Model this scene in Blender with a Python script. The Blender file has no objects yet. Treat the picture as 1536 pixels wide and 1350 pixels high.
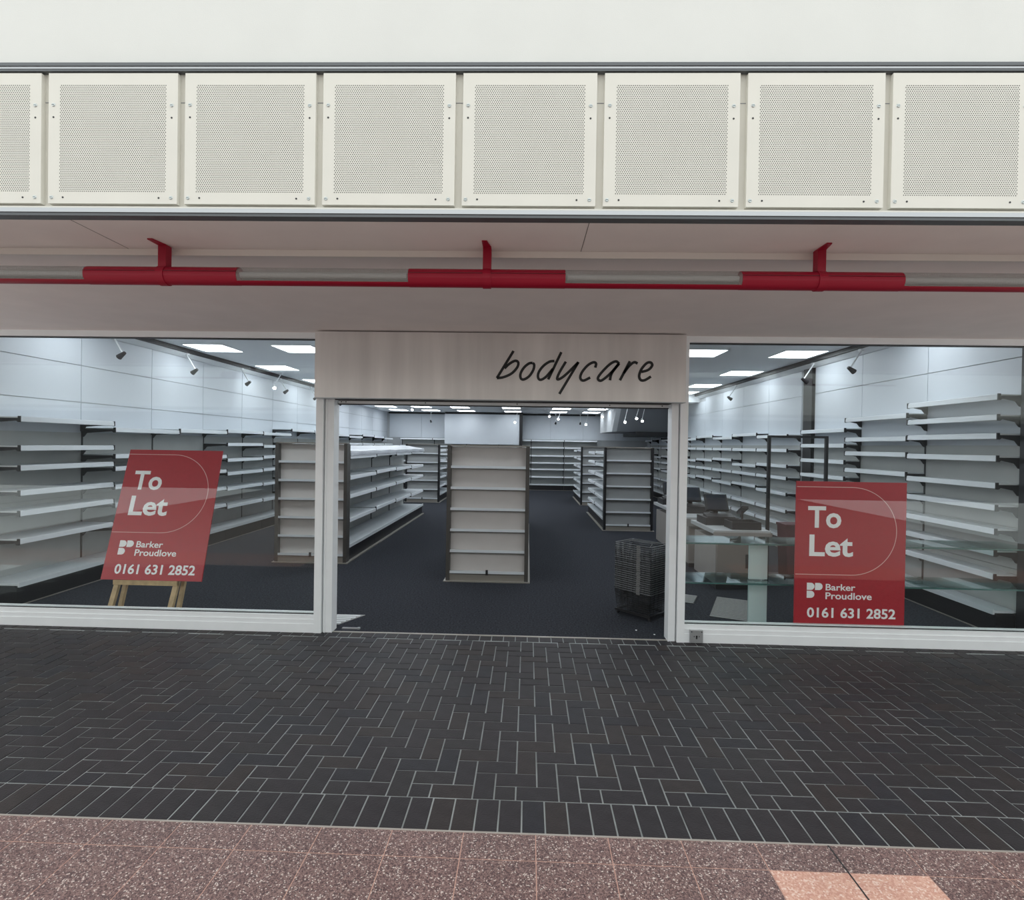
import bpy, math, random
from mathutils import Vector, Matrix
random.seed(7)
sc = bpy.context.scene
C = sc.collection

# ------------------------------------------------------------------ camera
F_PX, CXP, CYP = 815.0, 768.0, 675.0
VPX, VPY, ROLL = 792.0, 668.0, 0.0157
d = Vector((VPX - CXP, VPY - CYP, F_PX)).normalized()          # world +Y seen in camera axes (right, down, forward)
x = Vector((math.cos(ROLL), math.sin(ROLL), 0.0)); x = (x - d * x.dot(d)).normalized()
dn = d.cross(x)
right = Vector((x.x, d.x, -dn.x)); down = Vector((x.y, d.y, -dn.y)); fwd = Vector((x.z, d.z, -dn.z))
cam_data = bpy.data.cameras.new('camera'); cam = bpy.data.objects.new('camera', cam_data); C.objects.link(cam)
m = Matrix((right, -down, -fwd)).transposed().to_4x4(); m.translation = (0, 0, 1.65)
cam.matrix_world = m
cam_data.sensor_fit = 'HORIZONTAL'; cam_data.sensor_width = 36.0; cam_data.lens = 36.0 * F_PX / 1536.0
cam_data.clip_start = 0.05; cam_data.clip_end = 200
sc.camera = cam

# ------------------------------------------------------------------ world: even overcast daylight of the open mall
w = bpy.data.worlds.new('overcast_sky'); sc.world = w; w.use_nodes = True
w.node_tree.nodes['Background'].inputs[0].default_value = (0.97, 1.0, 0.985, 1)
w.node_tree.nodes['Background'].inputs[1].default_value = 1.75
vs = sc.view_settings
vs.view_transform = 'Standard'; vs.look = 'None'; vs.gamma = 1.0; vs.exposure = 0.0; vs.use_curve_mapping = False
PANEL_E = 8.5                                                  # shop ceiling panels

# ------------------------------------------------------------------ materials
def lin(r, g, b):
    f = lambda c: (c / 12.92 if c <= 0.04045 else ((c + 0.055) / 1.055) ** 2.4)
    return (f(r / 255), f(g / 255), f(b / 255), 1)
MATS = {}
def mat(name, col, rough=0.6, metal=0.0, noise=0.0, nscale=30.0, bump=0.0, bscale=200.0, emit=None, estr=0.0, spec=0.5):
    if name in MATS: return MATS[name]
    M = bpy.data.materials.new(name); M.use_nodes = True; nt = M.node_tree; b = nt.nodes['Principled BSDF']
    b.inputs['Base Color'].default_value = col; b.inputs['Roughness'].default_value = rough; b.inputs['Metallic'].default_value = metal
    b.inputs['Specular IOR Level'].default_value = spec
    tc = nt.nodes.new('ShaderNodeTexCoord')
    if noise > 0:
        n = nt.nodes.new('ShaderNodeTexNoise'); n.inputs['Scale'].default_value = nscale; n.inputs['Detail'].default_value = 4
        r = nt.nodes.new('ShaderNodeValToRGB')
        r.color_ramp.elements[0].position = 0.3; r.color_ramp.elements[1].position = 0.7
        r.color_ramp.elements[0].color = tuple(c * (1 - noise) for c in col[:3]) + (1,)
        r.color_ramp.elements[1].color = tuple(min(1, c * (1 + noise)) for c in col[:3]) + (1,)
        nt.links.new(tc.outputs['Object'], n.inputs['Vector']); nt.links.new(n.outputs['Fac'], r.inputs['Fac']); nt.links.new(r.outputs['Color'], b.inputs['Base Color'])
    if bump > 0:
        n2 = nt.nodes.new('ShaderNodeTexNoise'); n2.inputs['Scale'].default_value = bscale; n2.inputs['Detail'].default_value = 3
        bp = nt.nodes.new('ShaderNodeBump'); bp.inputs['Strength'].default_value = bump; bp.inputs['Distance'].default_value = 0.01
        nt.links.new(tc.outputs['Object'], n2.inputs['Vector']); nt.links.new(n2.outputs['Fac'], bp.inputs['Height']); nt.links.new(bp.outputs['Normal'], b.inputs['Normal'])
    if emit:
        b.inputs['Emission Color'].default_value = emit; b.inputs['Emission Strength'].default_value = estr
    MATS[name] = M
    return M

def chips(name, stops, scale, rough=0.45):
    """terrazzo / speckle: random colour per voronoi cell"""
    M = bpy.data.materials.new(name); M.use_nodes = True; nt = M.node_tree; b = nt.nodes['Principled BSDF']
    tc = nt.nodes.new('ShaderNodeTexCoord')
    geo = nt.nodes.new('ShaderNodeNewGeometry')
    v = nt.nodes.new('ShaderNodeTexVoronoi'); v.inputs['Scale'].default_value = scale
    s = nt.nodes.new('ShaderNodeSeparateColor'); r = nt.nodes.new('ShaderNodeValToRGB'); r.color_ramp.interpolation = 'CONSTANT'
    while len(r.color_ramp.elements) < len(stops): r.color_ramp.elements.new(0.5)
    for e, (p, c) in zip(r.color_ramp.elements, stops): e.position = p; e.color = c
    big = nt.nodes.new('ShaderNodeTexNoise'); big.inputs['Scale'].default_value = 2.5
    mx = nt.nodes.new('ShaderNodeMixRGB'); mx.blend_type = 'MULTIPLY'; mx.inputs[0].default_value = 0.35
    nt.links.new(geo.outputs['Position'], v.inputs['Vector']); nt.links.new(v.outputs['Color'], s.inputs['Color']); nt.links.new(s.outputs[0], r.inputs['Fac'])
    nt.links.new(geo.outputs['Position'], big.inputs['Vector']); nt.links.new(r.outputs['Color'], mx.inputs[1]); nt.links.new(big.outputs['Fac'], mx.inputs[2])
    nt.links.new(mx.outputs['Color'], b.inputs['Base Color']); b.inputs['Roughness'].default_value = rough
    MATS[name] = M; return M

def glass(name, tint, extra=0.0):
    M = bpy.data.materials.new(name); M.use_nodes = True; nt = M.node_tree
    for n in list(nt.nodes): nt.nodes.remove(n)
    o = nt.nodes.new('ShaderNodeOutputMaterial'); t = nt.nodes.new('ShaderNodeBsdfTransparent'); g = nt.nodes.new('ShaderNodeBsdfGlossy')
    lw = nt.nodes.new('ShaderNodeLayerWeight')                     # Schlick reflectance, the same from both faces of the pane
    pw = nt.nodes.new('ShaderNodeMath'); pw.operation = 'POWER'; pw.inputs[1].default_value = 5.0
    fr = nt.nodes.new('ShaderNodeMath'); fr.operation = 'MULTIPLY_ADD'; fr.inputs[1].default_value = 0.9; fr.inputs[2].default_value = 0.035
    nt.links.new(lw.outputs['Facing'], pw.inputs[0]); nt.links.new(pw.outputs[0], fr.inputs[0])
    mx = nt.nodes.new('ShaderNodeMixShader'); t.inputs[0].default_value = tint; g.inputs['Roughness'].default_value = 0.0; g.inputs[0].default_value = (0.9, 0.95, 0.95, 1)
    ad = nt.nodes.new('ShaderNodeMath'); ad.operation = 'ADD'; ad.inputs[1].default_value = extra
    nt.links.new(fr.outputs[0], ad.inputs[0]); nt.links.new(ad.outputs[0], mx.inputs[0])
    nt.links.new(t.outputs[0], mx.inputs[1]); nt.links.new(g.outputs[0], mx.inputs[2]); nt.links.new(mx.outputs[0], o.inputs[0])
    MATS[name] = M; return M

def brushed(name, col):
    M = bpy.data.materials.new(name); M.use_nodes = True; nt = M.node_tree; b = nt.nodes['Principled BSDF']
    tc = nt.nodes.new('ShaderNodeTexCoord'); mp = nt.nodes.new('ShaderNodeMapping'); mp.inputs['Scale'].default_value = (3.0, 1, 0.25)
    n = nt.nodes.new('ShaderNodeTexNoise'); n.inputs['Scale'].default_value = 1.6; n.inputs['Detail'].default_value = 6
    r = nt.nodes.new('ShaderNodeValToRGB'); r.color_ramp.elements[0].position = 0.3; r.color_ramp.elements[1].position = 0.7
    r.color_ramp.elements[0].color = tuple(c * 0.86 for c in col[:3]) + (1,); r.color_ramp.elements[1].color = tuple(min(1, c * 1.12) for c in col[:3]) + (1,)
    nt.links.new(tc.outputs['Object'], mp.inputs[0]); nt.links.new(mp.outputs[0], n.inputs['Vector']); nt.links.new(n.outputs['Fac'], r.inputs[0]); nt.links.new(r.outputs[0], b.inputs['Base Color'])
    b.inputs['Metallic'].default_value = 0.75; b.inputs['Roughness'].default_value = 0.42
    MATS[name] = M; return M

UPPER = mat('upper_render', (0.725, 0.735, 0.715, 1), 0.7, noise=0.02, nscale=3, bump=0.05)
CREAM = mat('cream_panel', (0.725, 0.715, 0.66, 1), 0.45, noise=0.02, nscale=5)
CREAM2 = mat('cream_backing', (0.66, 0.645, 0.585, 1), 0.6, noise=0.03, nscale=6)
HOLE = mat('perforation_void', (0.10, 0.095, 0.09, 1), 0.9)
ALU = mat('aluminium', (0.42, 0.44, 0.46, 1), 0.35, 0.8)
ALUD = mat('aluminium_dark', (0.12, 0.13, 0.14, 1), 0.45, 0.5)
ZINC = mat('zinc_screw', (0.55, 0.6, 0.6, 1), 0.4, 0.7)
DARK = mat('dark_plastic', (0.02, 0.02, 0.022, 1), 0.5)
SOFFIT = mat('soffit_board', (0.76, 0.69, 0.67, 1), 0.7, noise=0.03, nscale=4, bump=0.04)
SOFFIT_JOINT = mat('soffit_joint', (0.12, 0.11, 0.1, 1), 0.9)
RED = mat('red_paint', (0.27, 0.003, 0.020, 1), 0.45, spec=0.3)
FRAME = mat('white_frame', (0.86, 0.89, 0.91, 1), 0.4, noise=0.02, nscale=8)
SIGN = brushed('brushed_steel', (0.76, 0.735, 0.72, 1))
BLACKLET = mat('black_lettering', (0.008, 0.008, 0.009, 1), 0.3)
GLASS = glass('window_glass', (0.975, 0.99, 0.987, 1), 0.0)
SHELFGLASS = glass('shelf_glass', (0.70, 0.82, 0.80, 1), 0.01)
GLASSEDGE = mat('glass_edge', (0.05, 0.13, 0.12, 1), 0.15)
LENS = mat('ribbed_lens', (0.34, 0.33, 0.32, 1), 0.25); LENS.node_tree.nodes['Principled BSDF'].inputs['Alpha'].default_value = 0.45
LAMP = mat('fluorescent_tube', (0.45, 0.45, 0.44, 1), 0.3)
CARPET = mat('carpet', (0.040, 0.043, 0.052, 1), 0.95, noise=0.5, nscale=60, bump=0.8, bscale=160, spec=0.1)
BRICKS = [mat('paver_%d' % i, c, 0.55, noise=0.22, nscale=14, bump=0.25, bscale=120, spec=0.3) for i, c in enumerate(
    [(0.027, 0.023, 0.026, 1), (0.023, 0.022, 0.027, 1), (0.031, 0.025, 0.025, 1), (0.026, 0.023, 0.026, 1), (0.028, 0.025, 0.027, 1)])]
JOINT = mat('paver_joint', (0.28, 0.30, 0.30, 1), 0.95, noise=0.3, nscale=4)
TERR = chips('terrazzo', [(0.0, lin(86, 64, 64)), (0.26, lin(132, 104, 101)), (0.55, lin(156, 128, 122)), (0.78, lin(110, 86, 86)), (0.93, lin(228, 214, 206))], 215)
PALE = chips('pale_terrazzo', [(0.0, lin(214, 160, 142)), (0.30, lin(232, 186, 168)), (0.6, lin(224, 174, 154)), (0.85, lin(245, 216, 202))], 150)
BOUNCETERR = chips('bounce_terrazzo', [(0.0, lin(150, 134, 128)), (0.4, lin(176, 160, 152)), (0.8, lin(200, 186, 178))], 150)
GROUT = mat('tile_grout', lin(196, 158, 144), 0.9)
STRIP = mat('edge_strip', (0.42, 0.39, 0.36, 1), 0.5, 0.3)
PANEL = mat('white_wall_panel', (0.62, 0.66, 0.71, 1), 0.45, noise=0.02, nscale=2)
SEAM = mat('panel_seam', (0.22, 0.23, 0.25, 1), 0.8)
CEIL = mat('shop_ceiling', (0.78, 0.80, 0.82, 1), 0.9, bump=0.1, bscale=80)
WALL = mat('shop_wall', (0.45, 0.47, 0.49, 1), 0.8)
DIFF = mat('led_diffuser', (0.9, 0.95, 1, 1), 0.5, emit=(0.90, 0.96, 1.0, 1), estr=PANEL_E)
LITLENS = mat('lit_spot_lens', (1, 1, 1, 1), 0.4, emit=(1, 0.99, 0.95, 1), estr=25)
SHELF = mat('white_shelf', (0.68, 0.72, 0.75, 1), 0.4, noise=0.02, nscale=6)
PRICE = mat('price_strip', (0.74, 0.78, 0.82, 1), 0.3)
BACKP = mat('back_panel', (0.46, 0.47, 0.46, 1), 0.55, noise=0.06, nscale=3)  # greyer than the shelves: shade between them is put into this colour
BLACKM = mat('black_metal', (0.010, 0.010, 0.012, 1), 0.5)
ENDP = mat('end_panel', (0.64, 0.61, 0.59, 1), 0.45, noise=0.04, nscale=3)
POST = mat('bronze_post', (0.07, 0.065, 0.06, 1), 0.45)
FLOORSTRIP = mat('plinth_strip', (0.30, 0.28, 0.25, 1), 0.4, 0.3)
SHEET = mat('plastic_sheet', (0.52, 0.55, 0.60, 1), 0.25, bump=0.6, bscale=9)
BOARD = mat('red_board', (0.40, 0.014, 0.026, 1), 0.35, noise=0.05, nscale=30)
WHITEL = mat('white_print', (0.92, 0.93, 0.94, 1), 0.5)
PINKL = mat('pink_line', (0.72, 0.42, 0.40, 1), 0.5)
WOOD = mat('pine_wood', (0.50, 0.36, 0.20, 1), 0.55, noise=0.15, nscale=20)
DESK = mat('desk_laminate', (0.34, 0.32, 0.30, 1), 0.5, noise=0.05, nscale=5)
DESKTOP = mat('desk_top', (0.50, 0.52, 0.53, 1), 0.35)
WIRE = mat('basket_wire', (0.02, 0.021, 0.023, 1), 0.5)
RIMW = mat('basket_rim', (0.115, 0.12, 0.125, 1), 0.35, 0.4)
RIB = mat('ribbed_grey', (0.34, 0.34, 0.34, 1), 0.5)
FROST = mat('frosted_upright', (0.55, 0.66, 0.66, 1), 0.4)
PLASTICG = mat('grey_plate', (0.45, 0.46, 0.47, 1), 0.4, 0.6)
SPOTW = mat('white_spot', (0.8, 0.82, 0.84, 1), 0.4)
RUBBER = mat('grey_bulkhead', (0.22, 0.23, 0.25, 1), 0.8)

# ------------------------------------------------------------------ mesh helpers
class MB:
    def __init__(s): s.v = []; s.f = []; s.m = []
    def box(s, x0, x1, y0, y1, z0, z1, mi=0):
        n = len(s.v)
        s.v += [(x0,y0,z0),(x1,y0,z0),(x1,y1,z0),(x0,y1,z0),(x0,y0,z1),(x1,y0,z1),(x1,y1,z1),(x0,y1,z1)]
        s.f += [(n,n+3,n+2,n+1),(n+4,n+5,n+6,n+7),(n,n+1,n+5,n+4),(n+1,n+2,n+6,n+5),(n+2,n+3,n+7,n+6),(n+3,n,n+4,n+7)]
        s.m += [mi]*6; return s
    def bbox(s, x0, x1, y0, y1, z0, z1, b, mi=0):
        """box with bevelled top edges"""
        n = len(s.v)
        s.v += [(x0,y0,z0),(x1,y0,z0),(x1,y1,z0),(x0,y1,z0),(x0,y0,z1-b),(x1,y0,z1-b),(x1,y1,z1-b),(x0,y1,z1-b),
                (x0+b,y0+b,z1),(x1-b,y0+b,z1),(x1-b,y1-b,z1),(x0+b,y1-b,z1)]
        s.f += [(n,n+1,n+5,n+4),(n+1,n+2,n+6,n+5),(n+2,n+3,n+7,n+6),(n+3,n,n+4,n+7),
                (n+4,n+5,n+9,n+8),(n+5,n+6,n+10,n+9),(n+6,n+7,n+11,n+10),(n+7,n+4,n+8,n+11),(n+8,n+9,n+10,n+11),(n,n+3,n+2,n+1)]
        s.m += [mi]*10; return s
    def quad(s, a, b, c, dd, mi=0):
        n = len(s.v); s.v += [a,b,c,dd]; s.f.append((n,n+1,n+2,n+3)); s.m.append(mi); return s
    def prism(s, pts, axis, a, b, mi=0):
        """extrude a closed 2D polygon along axis 'x','y' or 'z' between a and b"""
        def P(p, t): return {'x': (t,p[0],p[1]), 'y': (p[0],t,p[1]), 'z': (p[0],p[1],t)}[axis]
        n = len(s.v); k = len(pts)
        s.v += [P(p,a) for p in pts] + [P(p,b) for p in pts]
        s.f.append(tuple(n+i for i in range(k))[::-1]); s.f.append(tuple(n+k+i for i in range(k))); s.m += [mi,mi]
        for i in range(k):
            j = (i+1) % k; s.f.append((n+i,n+j,n+k+j,n+k+i)); s.m.append(mi)
        return s
    def tube(s, p, q, r, seg=8, mi=0, r2=None, cap=True):
        p = Vector(p); q = Vector(q); r2 = r if r2 is None else r2
        a = (q-p).normalized(); u = a.orthogonal().normalized(); w_ = a.cross(u); n = len(s.v)
        for (c, rr) in ((p, r), (q, r2)):
            for i in range(seg):
                t = 2*math.pi*(i+0.5)/seg; s.v.append(tuple(c + u*(rr*math.cos(t)) + w_*(rr*math.sin(t))))
        for i in range(seg):
            j = (i+1) % seg; s.f.append((n+i,n+j,n+seg+j,n+seg+i)); s.m.append(mi)
        if cap:
            s.f.append(tuple(n+i for i in range(seg))[::-1]); s.f.append(tuple(n+seg+i for i in range(seg))); s.m += [mi,mi]
        return s
    def mesh(s, name, mats):
        me = bpy.data.meshes.new(name); me.from_pydata(s.v, [], s.f)
        for q in (mats if isinstance(mats, (list, tuple)) else [mats]): me.materials.append(q)
        if any(s.m): me.polygons.foreach_set('material_index', s.m)
        me.update(); return me

CACHE = {}
def shared(key, fn):
    if key not in CACHE: CACHE[key] = fn()
    return CACHE[key]
def put(name, me, parent=None, loc=(0,0,0), rz=0.0):
    o = bpy.data.objects.new(name, me); C.objects.link(o); o.location = loc; o.rotation_euler = (0,0,rz)
    if parent is not None: o.parent = parent
    return o
def build(name, mb, mats, parent=None, loc=(0,0,0), rz=0.0):
    return put(name, mb.mesh(name, mats), parent, loc, rz)
def tag(o, label, cat, group=None):
    o['label'] = label; o['category'] = cat
    if group: o['group'] = group
    return o
def struct(o, label=None, cat=None):
    o['kind'] = 'structure'
    if label: o['label'] = label
    if cat: o['category'] = cat
    return o
def thing(name, label, cat, loc=(0,0,0), rz=0.0, group=None):
    return tag(put(name, None, None, loc, rz), label, cat, group)
ORD = ['first','second','third','fourth','fifth','sixth','seventh','eighth','ninth','tenth','eleventh','twelfth','thirteenth','fourteenth']

# ================================================================== SETTING
YF = 4.63                    # shopfront plane
YB = 20.5                    # back wall
ZC = 3.05                    # shop ceiling
XL, XR = -5.38, 4.465         # shop side walls (face)

# ---- floors
fl = struct(build('floor', MB().box(XL-0.2, XR+0.6, 4.672, YB+0.2, -0.05, 0.0), CARPET), 'dark charcoal carpet covering the empty shop floor', 'floor')
pv = struct(build('floor', MB().box(-6.5, 6.5, 2.298, 4.672, -0.06, -0.0040), JOINT), 'dark brick paving laid in herringbone in front of the shop', 'paving')
tf = struct(build('floor', MB().box(-9, 9, -9, 2.296, -0.06, -0.0012), [GROUT]), 'speckled terrazzo tile walkway along the brick paving', 'floor')
far_t = build('unseen_bounce_floor', MB().box(-9, 9, -9, 1.533, -0.0011, 0.0), BOUNCETERR, tf)  # unseen floor, made paler than the tiles to bounce light onto the soffit
build('edge_strip', MB().box(-9, 9, 2.290, 2.2985, -0.02, 0.001), STRIP, tf)

# terrazzo tiles
TX0, TP, G = 0.058, 0.305, 0.0042
tile_full = shared('tile', lambda: MB().box(0, TP-G, 0, TP-G, -0.01, 0.0).mesh('terrazzo_tile', TERR))
tile_pale = shared('tilep', lambda: MB().box(0, TP-G, 0, TP-G, -0.01, 0.0).mesh('pale_tile', PALE))
tile_half = shared('tileh', lambda: MB().box(0, TP-G, 0, 0.146-G, -0.01, 0.0).mesh('terrazzo_half_tile', TERR))
ratio_k = 3
for k in range(-10, 9):
    X = TX0 + TP*k + G/2
    put('tile', tile_half, tf, (X, 2.144+G/2, 0))
    for Y0 in (1.839, 1.534):
        pale = Y0 > 1.7 and k in (3, 4)
        put('tile', tile_pale if pale else tile_full, tf, (X, Y0+G/2, 0))
build('expansion_joint', MB().box(TX0+TP*4-0.003, TX0+TP*4+0.003, -3, 2.29, -0.02, 0.0012), DARK, tf)

# brick pavers: header course, herringbone, threshold course
MOD, JT = 0.1015, 0.0075
RX, RY = -0.235, 2.512
rects = []
for k in range(-48, 50):
    X = -0.002 + 0.1027*k; rects.append((X, X+0.1027, 2.300, 2.511))
for j in range(-1, 22):
    for i in range(-52, 54):
        q = (i + j) % 4
        X, Y = RX + i*MOD, RY + j*MOD
        if q == 0: r = (X, X+MOD, Y, Y+2*MOD)
        elif q == 2: r = (X, X+2*MOD, Y, Y+MOD)
        else: continue
        y0, y1 = max(r[2], RY), min(r[3], 4.557)
        if y1 - y0 > 0.03: rects.append((r[0], r[1], y0, y1))
for k in range(-52, 54):
    X = 0.02 + MOD*k; rects.append((X, X+MOD, 4.560, 4.668))
def in_view(r):
    return abs((r[0]+r[1])/2 + 0.08) < 0.965*r[3] + 0.06
vis = [r for r in rects if in_view(r)]; rest = [r for r in rects if not in_view(r)]
vis.sort(key=lambda r: (r[3] + r[2]) / 2 + abs(r[0]) * 0.02)
def paver_mesh(w_, h_, mi):
    key = ('pv', round(w_, 3), round(h_, 3), mi)
    return shared(key, lambda: MB().bbox(0, w_, 0, h_, -0.03, 0, 0.002).mesh('paver', BRICKS[mi]))
for n, r in enumerate(vis[:300]):
    put('brick', paver_mesh(r[1]-r[0]-JT, r[3]-r[2]-JT, random.choice([0,0,1,2,3,3,4])), pv, (r[0]+JT/2, r[2]+JT/2, random.uniform(-0.0012, 0.0008)))
mb = MB()
for r in vis[300:] + rest:
    dz = random.uniform(-0.0012, 0.0008)
    mb.bbox(r[0]+JT/2, r[1]-JT/2, r[2]+JT/2, r[3]-JT/2, -0.03, dz, 0.002, random.choice([0,0,1,2,3,3,4]))
o = build('bricks', mb, BRICKS, pv); o['kind'] = 'stuff'

# threshold strip
build('threshold_strip', MB().box(-1.68, 1.22, 4.668, 4.69, -0.02, 0.002), STRIP, fl)

# ---- the parade across the mall, behind the viewer (seen only as reflections in the glass)
op = struct(build('wall_opposite', MB().box(-24, 24, -9.4, -9.0, 0, 4.8), mat('opposite_render', (0.74, 0.74, 0.72, 1), 0.8)), 'plain rendered shop parade across the mall walkway', 'wall')
build('shopfront_band', MB().box(-24, 24, -9.0, -8.96, 0.0, 2.6), mat('opposite_glass', (0.09, 0.09, 0.095, 1), 0.5), op)
build('canopy', MB().box(-24, 24, -9.0, -7.4, 2.7, 3.3), mat('opposite_canopy', (0.7, 0.69, 0.66, 1), 0.7), op)
# ---- shop shell
wl = struct(build('wall_left', MB().box(XL-0.15, XL, 4.70, YB, 0, ZC), WALL), 'long side wall of the shop behind the easel board', 'wall')
wr = struct(build('wall_right', MB().box(XR, XR+0.15, 5.0, YB, 0, ZC), WALL), 'long side wall of the shop behind the glass display shelves', 'wall')
wb = struct(build('wall_back', MB().box(XL-0.15, XR+0.15, YB, YB+0.15, 0, ZC), WALL), 'rear wall of the shop above the far shelving', 'wall')
ce = struct(build('ceiling', MB().box(XL-0.15, XR+0.8, 4.70, YB+0.15, ZC, ZC+0.1), CEIL), 'plain grey shop ceiling holding the light panels', 'ceiling')
YD, ZR = 14.3, 2.84           # the rear part of the ceiling hangs lower
lc = struct(build('ceiling', MB().box(XL, XR, YD, YB, ZR, ZC-0.002), CEIL), 'lower grey ceiling section over the rear of the shop', 'ceiling')
pier = struct(build('wall_right', MB().box(4.405, XR+1.2, 4.74, 5.0, 0, ZC), mat('dark_pier', (0.012, 0.012, 0.016, 1), 0.35)), 'black pier where the side wall meets the shop window', 'wall')

BAY = 1.22
# white wall panels (three tiers), each a piece of the wall
def wall_tier(parent, x, y0, y1, z0, z1, side):
    g = 0.004
    if side: x0, x1 = (x, x+0.02) if side > 0 else (x-0.02, x)
    build('panel', MB().box(x0, x1, y0+g, y1-g, z0+g, z1-g), PANEL, parent)
for k in range(13):
    y0 = 5.14 + BAY*k; y1 = min(y0+BAY, YB)
    if y0 > YB-0.2: break
    for z0, z1 in ((1.70, 2.08), (2.08, 2.52), (2.52, 2.93 if y1 < YD+0.2 else ZR-0.003)): wall_tier(wl, XL, y0, min(y1, YD) if y0 < YD < y1 else y1, z0, z1, 1)
rb = [5.02, 6.2, 7.39, 8.57, 9.0, 10.2, 11.4, 12.6, 13.8, 15.0, 16.2, 17.4, 18.6, 19.8]
for y0, y1 in zip(rb[:-1], rb[1:]):
    if y1 - y0 < 0.6:
        build('panel', MB().box(XR-0.05, XR, y0+0.05, y1-0.12, 0.0, 2.93), BLACKM, wr); continue
    for z0, z1 in ((1.70, 2.52), (2.52, 2.93 if y1 < YD+0.2 else ZR-0.003)): wall_tier(wr, XR, y0, y1, z0, z1, -1)
for k in range(8):
    x0 = XL + 0.12 + BAY*k
    x1 = min(x0+BAY, XR)
    build('panel', MB().box(x0+0.004, x1-0.004, YB-0.03, YB, 1.88, 2.775), PANEL, wb)
# pale pelmet along the wall heads; black strips stand in for the shadow above
for nm, wll, xa, s in (('pelmet', wl, XL, 1), ('pelmet', wr, XR, -1)):
    ya = 5.0
    build('pelmet', MB().prism([(xa, 2.93), (xa+s*0.035, 2.93), (xa+s*0.12, 2.985), (xa, 2.985)][::s], 'y', ya, YD), CEIL, wll)
    build('painted_shadow_strip', MB().box(min(xa, xa+s*0.15), max(xa, xa+s*0.15), ya, YD, 2.99, 3.049), BLACKM, wll)
build('painted_shadow_strip', MB().box(XL+0.1, 2.5, YB-0.12, YB, 2.78, 2.835), BLACKM, wb)  # black strip standing in for shade at the rear wall head

# free-hanging white board with black edge in front of the back wall
t = thing('header_board', 'large white header board with black end post above the central gondola', 'board', (-1.77, 19.9, 0))
build('board', MB().box(-1.3, 1.44, 0, 0.04, 1.66, 2.76), PANEL, t)
build('end_post', MB().box(1.45, 1.56, -0.02, 0.08, 0.0, 2.835), BLACKM, t)
build('top_rail', MB().box(-1.3, 1.45, 0, 0.06, 2.76, 2.835), BLACKM, t)

# stair bulkhead at the rear
bh = struct(build('wall_right', MB().prism([(16.0, 2.838), (16.8, 2.12), (19.6, 2.12), (19.6, 2.838)], 'x', 2.72, 4.34), RUBBER), 'grey sloped bulkhead hanging from the ceiling at the rear corner', 'bulkhead')
build('side_face', MB().prism([(16.0, 2.838), (16.8, 2.12), (19.6, 2.12), (19.6, 2.838)], 'x', 2.58, 2.72), WALL, bh)
build('black_opening_fill', MB().box(3.30, 4.34, 16.75, 19.0, 1.99, 2.12), BLACKM, bh)  # added black box in place of a dark opening under the bulkhead

# ---- shop fascia, soffit, upper wall (the canopy runs very slightly off square)
ROT = 0.0059
def canopy(z=0): return (-0.095, 2.35, z)
uw = struct(build('wall_front', MB().box(-7, 7, -0.005, 2.6, 3.274, 5.2), UPPER, None, canopy(), ROT), 'plain white wall above the perforated fascia panels', 'wall')
fa = struct(build('wall_front', MB().box(-7, 7, 0.0, 0.38, 2.648, 3.274), CREAM2, None, canopy(), ROT), 'cream fascia band above the shopfront carrying perforated panels', 'fascia')
# backing seam
build('seam', MB().box(-7, 7, -0.001, 0.01, 3.119, 3.122), SEAM, fa)
t1 = struct(build('trim_1', MB().box(-7, 7, -0.03, 0.0, 3.262, 3.276), ALUD, None, canopy(), ROT), 'dark aluminium channel along the top of the fascia panels', 'trim')
build('bright_lip', MB().box(-7, 7, -0.026, 0.0, 3.252, 3.262), ALU, t1)
build('painted_shade_lip', MB().box(-7, 7, -0.024, 0.0, 3.243, 3.2525), ALUD, t1)  # dark strip stands in for the shading under the trim
t2 = struct(build('trim_2', MB().box(-7, 7, -0.035, 0.02, 2.630, 2.648), ALU, None, canopy(), ROT), 'aluminium channel along the bottom of the fascia panels', 'trim')
build('dark_lip', MB().box(-7, 7, -0.03, 0.02, 2.617, 2.630), ALUD, t2)
build('cream_ledge', MB().box(-7, 7, -0.018, 0.0, 2.648, 2.662), CREAM, t2)

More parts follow.
